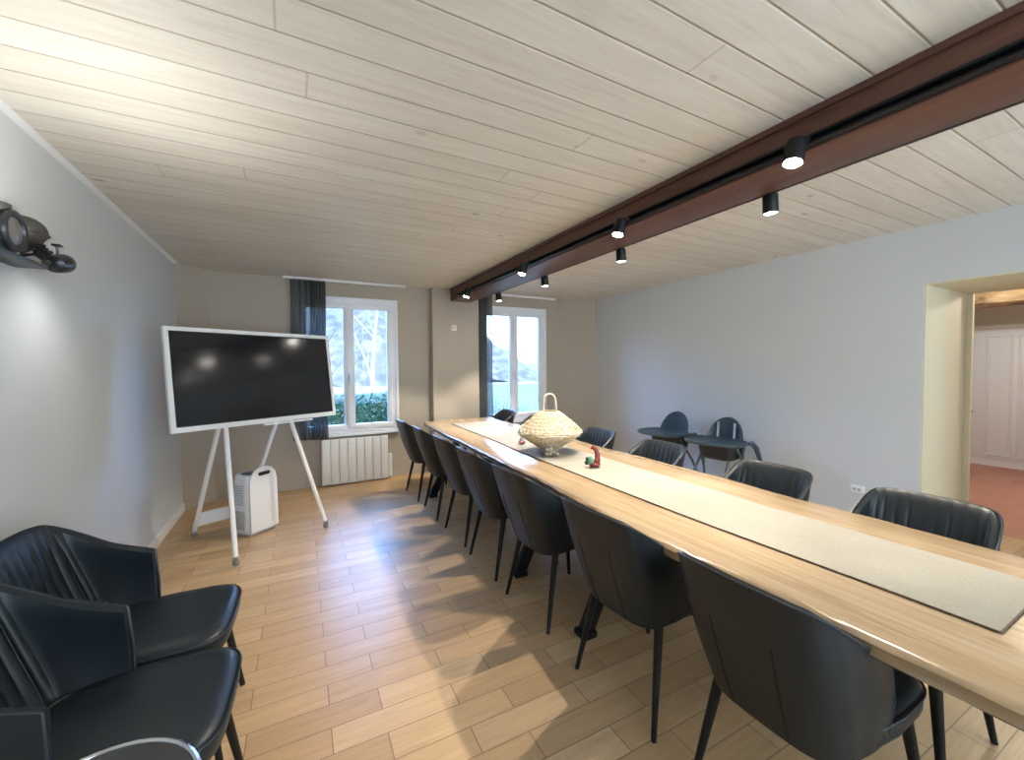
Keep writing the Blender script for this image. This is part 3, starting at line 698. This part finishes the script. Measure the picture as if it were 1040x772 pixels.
for x0, x1, lab in ((-.05, 1.32, 'white curtain rail on the ceiling above the left window'), (2.36, 3.66, 'white curtain rail on the ceiling above the right window')):
    r = thing('curtain_rail', lab, 'curtain rail'); b = B(); bx(b, x0, x1, 5.395, 5.43, CEIL-.028, CEIL-.002, .003); obj('rail', b, WHITE, r)
    b = B(); bx(b, x0-.015, x0, 5.39, 5.435, CEIL-.03, CEIL-.002, .003); bx(b, x1, x1+.015, 5.39, 5.435, CEIL-.03, CEIL-.002, .003); obj('end_cap', b, WHITE, r)

# ------------------------------------------------------------ small wall things
t = thing('thermostat', 'small square white wall unit on the taupe pier between the windows', 'wall sensor', (1.97, 5.36, 1.97))
b = B(); bx(b, -.04, .04, -.016, 0, -.04, .04, .006); obj('housing', b, M('white plastic', (.75, .72, .68), .4), t)
b = B(); bx(b, -.02, .02, -.019, -.015, -.02, .02, .003); obj('sensor_window', b, M('pale grey plastic', (.55, .53, .5), .3), t)
t = thing('wall_socket', 'white double wall socket low on the right wall, left of the doorway', 'socket', (XR, 1.72, .345))
b = B(); bx(b, -.010, 0, -.05, .05, -.035, .035, .004); obj('cover_plate', b, WHITE, t)
b = B(); bx(b, -.013, -.009, .006, .028, -.008, .010, .002); bx(b, -.013, -.009, -.028, -.006, -.008, .010, .002); obj('socket_insert', b, M('grey socket insert', (.35, .35, .35), .4), t)

# wall lamp on the left wall
wl = thing('wall_lamp', 'black wall lamp with jointed arm and round black head high on the left wall', 'lamp', (-1.0, 2.42, 1.95))
GREYM = M('worn grey metal', (.035, .034, .032), .45)
b = B(); bx(b, .0, .10, -.28, .06, -.085, -.070, .003); bx(b, 0, .012, -.26, .05, -.085, .02, .003); obj('bracket', b, M('dark steel shelf', (.03, .045, .06), .4), wl)
b = B(); ball(b, (.075, -.05, .045), .066, 3, (1, 1.15, .85)); lathe(b, [(.068, 0), (.073, .004), (.068, .008)], 24, Matrix.Translation((.075, -.05, .028))); obj('dome', b, GREYM, wl)
b = B(); tube(b, [(.115, -.215+.065*math.cos(2*PI*j/28), .00+.065*math.sin(2*PI*j/28)) for j in range(28)], .012, 8, closed=True); obj('ring', b, BLACKG, wl)
b = B(); lathe(b, [(.055, 0), (.05, .012), (.02, .02)], 24, Matrix.Translation((.105, -.215, .0)) @ Matrix.Rotation(PI/2, 4, 'Y')); obj('disc', b, M('dull grey glass', (.07, .07, .065), .3), wl)
b = B()
for k in range(7):
    a = k*.9; tube(b, [(.05+.02*math.sin(a), -.10+.02*k, -.04+.012*math.cos(a*2)), (.11, -.05+.02*k, .01*math.sin(a)), (.08, .01+.015*k, -.035), (.07, .05+.01*k, -.02+.01*math.sin(a*2))], .006, 6)
obj('cable_bundle', b, BLACKG, wl)
b = B(); tube(b, [(.07, .05, -.02), (.08, .10, -.045), (.07, .14, -.03)], .010, 8); tube(b, [(.05, -.02, -.062), (.06, .26, -.050)], .006, 8); ball(b, (.08, .10, -.045), .016, 2); obj('arm', b, GREYM, wl)
b = B(); lathe(b, [(.020, -.06), (.036, -.05), (.042, 0), (.042, .045), (.034, .062), (.012, .068)], 24, Matrix.Translation((.085, .20, -.03)) @ Matrix.Rotation(math.radians(-75), 4, 'X')); tube(b, [(.085, .19, .005), (.085, .185, .045)], .005, 6); bx(b, .07, .10, .17, .205, .043, .052, .002); obj('lamp_head', b, BLACKG, wl)
b = B(); lathe(b, [(.030, 0), (.045, .02), (.048, .05)], 24, Matrix.Translation((.07, -.235, .04)), cap=False); obj('up_light', b, GREYM, wl)
for nm, loc, d, e, sz in (('up_bulb', (-.60, 2.05, 1.80), (-.02, -.1, 1), 20, 175), ('down_bulb', (-.70, 2.62, 1.93), (-.25, -.05, -1), 7, 130)):
    ld = bpy.data.lights.new(nm, 'SPOT'); ld.energy = e; ld.color = (1, .96, .90); ld.spot_size = math.radians(sz); ld.spot_blend = 1; ld.shadow_soft_size = .06
    lo = bpy.data.objects.new(nm, ld); C.objects.link(lo); lo.location = loc; lo.rotation_mode = 'QUATERNION'; lo.rotation_quaternion = Vector(d).to_track_quat('-Z', 'Y')

# ------------------------------------------------------------ wicker basket on the table
STRAW = M('pale straw wicker', (.55, .45, .30), .7); STRAW2 = M('bleached wicker', (.66, .60, .48), .7)
bk = thing('wicker_basket', 'wide pale wicker lantern basket with tall loop handle on the table runner', 'basket', (1.775, 2.70, .768))
def bprof(t):  # 0 bottom .. 1 top
    P = catmull([(.062, 0), (.085, .035), (.165, .085), (.238, .14), (.235, .175), (.17, .235), (.105, .29), (.07, .315)], 6)
    x = t*(len(P)-1); i = min(int(x), len(P)-2); f_ = x-i; return (P[i][0]*(1-f_)+P[i+1][0]*f_, P[i][1]*(1-f_)+P[i+1][1]*f_)
b = B(); rnd = random.Random(4)
for k in range(34):
    for s in (-1, 1):
        a0 = 2*PI*k/34; pts = []
        for j in range(15):
            r_, z_ = bprof(j/14); a = a0+s*j/14*.9; pts.append((r_*math.cos(a), r_*math.sin(a), z_+.004))
        tube(b, pts, .0034, 5)
for k in range(18):
    r_, z_ = bprof(.06+.88*k/17); ph = rnd.uniform(0, 6)
    tube(b, [((r_+.003*math.sin(j*2.1+ph))*math.cos(2*PI*j/40), (r_+.003*math.sin(j*2.1+ph))*math.sin(2*PI*j/40), z_+.004) for j in range(40)], .0036, 5, closed=True)
obj('woven_body', b, STRAW, bk)
b = B()
for k in range(110):
    t0 = rnd.uniform(.2, .9); a0 = rnd.uniform(0, 2*PI); da = rnd.uniform(.3, .8)*rnd.choice((-1, 1)); dt = rnd.uniform(-.15, .15); pts = []
    for j in range(7):
        r_, z_ = bprof(min(.97, max(.1, t0+dt*j/6))); pts.append(((r_+.006+.004*math.sin(j*1.5))*math.cos(a0+da*j/6), (r_+.006+.004*math.sin(j*1.5))*math.sin(a0+da*j/6), z_+.004))
    tube(b, pts, .0032, 5)
obj('loose_strands', b, STRAW2, bk)
b = B(); lathe(b, [(.06, 0), (.066, .006), (.064, .03), (.058, .034)], 28); obj('base_ring', b, M('honey wicker base', (.50, .33, .14), .7), bk)
b = B(); lathe(b, [(.205, .12), (.21, .16), (.15, .23), (.09, .29), (.05, .30)], 28, cap=False); obj('lining', b, STRAW2, bk)
b = B()
for o_ in (-.006, .006):
    tube(b, [(.045*math.cos(a)*.9, -.045*math.cos(a)*.5+o_, .40+.055*math.sin(a)) if 0 <= a <= PI else (0, 0, 0) for a in [PI*j/14 for j in range(15)]], .006, 8)
    for s in (-1, 1): tube(b, [(s*.0405, -s*.0225+o_, .40), (s*.045, -s*.025+o_, .30)], .006, 8)
obj('handle', b, STRAW2, bk)
bd = thing('shell_garland', 'cluster of cream beads and shells at the foot of the wicker basket', 'beads', (1.69, 2.56, .768))
for k, (x, y, z, r_) in enumerate(((0, 0, .016, .014), (.03, .01, .018, .017), (.015, -.02, .014, .013), (-.03, .01, .016, .015), (.01, .01, .05, .017), (-.05, -.005, .012, .011), (.05, -.02, .014, .013), (-.015, .02, .045, .014))):
    b = B(); ball(b, (x, y, z), r_, 2, (1, 1, .9)); obj('bead', b, (STRAW2, M('cream shell', (.75, .70, .60), .4), M('brown bead', (.22, .13, .07), .4))[k % 3], bd)

# small figurines
fg = thing('figurine', 'small red and green ceramic figurine on the runner right of the basket', 'figurine', (1.745, 2.14, .768), math.radians(-25))
REDC = M('glazed red ceramic', (.17, .022, .022), .25); GRN = M('glazed green ceramic', (.10, .28, .17), .3); DK = M('glazed dark ceramic', (.02, .03, .03), .3)
b = B(); ball(b, (.015, 0, .018), .040, 3, (1, .8, .45)); ball(b, (.025, 0, .045), .028, 3, (1, .9, 1)); obj('body', b, REDC, fg)
b = B(); tube(b, [(.03, 0, .05), (.034, 0, .085), (.022, 0, .118), (.0, 0, .132), (-.012, 0, .122)], [.022, .016, .014, .013, .006], 12); obj('neck', b, REDC, fg)
b = B(); ball(b, (-.012, -.005, .045), .026, 3, (.9, .9, 1.2)); obj('wing', b, GRN, fg, label='green wing')
b = B(); ball(b, (-.038, 0, .030), .016, 2, (1, 1, .9)); ball(b, (-.034, 0, .055), .014, 2); obj('tail', b, DK, fg)
b = B(); ball(b, (.0, -.016, .062), .012, 2, (.8, .6, 1.5)); obj('face', b, M('glazed cream', (.7, .68, .55), .3), fg)
fg = thing('figurine', 'small pink and dark figurine on the runner left of the basket', 'figurine', (1.74, 3.08, .768))
b = B(); ball(b, (0, 0, .018), .030, 3, (1.1, .9, .6)); obj('base', b, M('dusty pink ceramic', (.35, .14, .16), .35), fg)
b = B(); lathe(b, [(.018, .025), (.02, .045), (.012, .06), (.014, .075), (.006, .092)], 16); obj('body', b, M('pale glazed ceramic', (.55, .60, .70), .3), fg)
b = B(); ball(b, (0, 0, .088), .014, 2); obj('head', b, DK, fg)

# ------------------------------------------------------------ high chairs
HC = M('dark grey blue plastic', (.045, .075, .095), .4); HCL = M('grey leg enamel', (.07, .10, .12), .4); STRAP = M('light strap', (.42, .48, .52), .6)
def high_chair(loc, rz, straps, label):
    r = thing('high_chair', label, 'high chair', loc, rz, 'grey baby high chairs by the right wall')
    b = B(); N_ = 22; O, I = [], []
    for i in range(N_+1):         # curved dome back
        a = -1+2*i/N_; y = .185*math.sin(a*PI/2); x = -.13+.05*(1-math.cos(a*PI/2))*1.6
        zt = .60+.275*max(0, math.cos(a*PI/2))**.85; O.append((x-.012, y, zt)); I.append((x+.012, y, zt))
    va = [b.verts.new((x-.0, y, .50)) for x, y, z in O]; vb = [b.verts.new((x-.03*(z-.5)/.36, y, z)) for x, y, z in O]
    vc = [b.verts.new((x, y, .50)) for x, y, z in I]; vd = [b.verts.new((x-.03*(z-.5)/.36, y, z)) for x, y, z in I]
    for i in range(N_):
        b.faces.new((va[i], vb[i], vb[i+1], va[i+1])); b.faces.new((vc[i], vc[i+1], vd[i+1], vd[i])); b.faces.new((vb[i], vd[i], vd[i+1], vb[i+1])); b.faces.new((va[i], va[i+1], vc[i+1], vc[i]))
    for i in (0, N_): b.faces.new((va[i], vc[i], vd[i], vb[i]))
    obj('backrest', b, HC, r)
    b = B(); lay = []
    for z, s in ((.455, .75), (.475, .92), (.58, 1.0), (.62, 1.03), (.62, .95), (.53, .85)):
        lay.append([b.verts.new((x*s+.01, y*s, z)) for x, y in rrect(.15, .19, .09)])
    for A, D in zip(lay, lay[1:]):
        k = len(A)
        for j in range(k): b.faces.new((A[j], A[(j+1) % k], D[(j+1) % k], D[j]))
    b.faces.new(lay[0][::-1]); b.faces.new(lay[-1]); obj('seat', b, M('black seat shell', (.012, .016, .02), .5), r)
    # horseshoe tray with arms
    b = B(); k = 48; lo_, li_ = [], []
    def tr(a, sx, sy):
        cx_, sy_ = math.cos(a), math.sin(a); return (.13+sx*math.copysign(abs(cx_)**.75, cx_), sy*math.copysign(abs(sy_)**.8, sy_))
    prof_ = [(.22, .285, .630), (.23, .295, .643), (.23, .295, .657), (.215, .28, .665), (.195, .26, .651), (.05, .08, .649)]
    lay = [[b.verts.new((*tr(2*PI*j/k, sx, sy), z)) for j in range(k)] for sx, sy, z in prof_]
    for A, D in zip(lay, lay[1:]):
        for j in range(k): b.faces.new((A[j], A[(j+1) % k], D[(j+1) % k], D[j]))
    b.faces.new(lay[0][::-1]); b.faces.new(lay[-1]); obj('tray', b, HC, r)
    b = B()
    for s in (-1, 1): tube(b, [(.02, s*.275, .645), (-.10, s*.26, .635), (-.17, s*.275, .58), (-.25, s*.30, .40)], [.016, .024, .026, .018], 10)
    obj('armrest', b, HC, r)
    for s in (-1, 1):
        for q in (-1, 1):
            b = B(); tube(b, [(q*.09, s*.19, .60), (q*-.10 if q < 9 else 0, s*.235, .32), (q*-.24, s*.275, .010)], [.015, .014, .012], 10); obj('leg', b, HCL, r)
    b = B(); tube(b, [(-.20, -.268, .075), (-.20, .268, .075)], .010, 8); tube(b, [(.20, -.268, .075), (.20, .268, .075)], .010, 8); obj('floor_bar', b, HCL, r)
    b = B(); bx(b, .16, .24, -.12, .12, .24, .255, .004); tube(b, [(.17, -.1, .25), (.10, -.13, .50)], .009, 8); tube(b, [(.17, .1, .25), (.10, .13, .50)], .009, 8); obj('footrest', b, HC, r)
    if straps:
        b = B()
        for s in (-1, 1): obox(b, (-.118, s*.085, .82), (-.098, s*.085, .60), .022, .006, up=(1, 0, 0))
        obj('harness_strap', b, STRAP, r, label='light grey strap')
    return r
high_chair((3.98, 3.44, 0), math.radians(186), False, 'grey high chair by the right wall, left of the pair, plain rounded back')
high_chair((3.98, 2.77, 0), math.radians(190), True, 'grey high chair by the right wall, right of the pair, with pale harness straps')
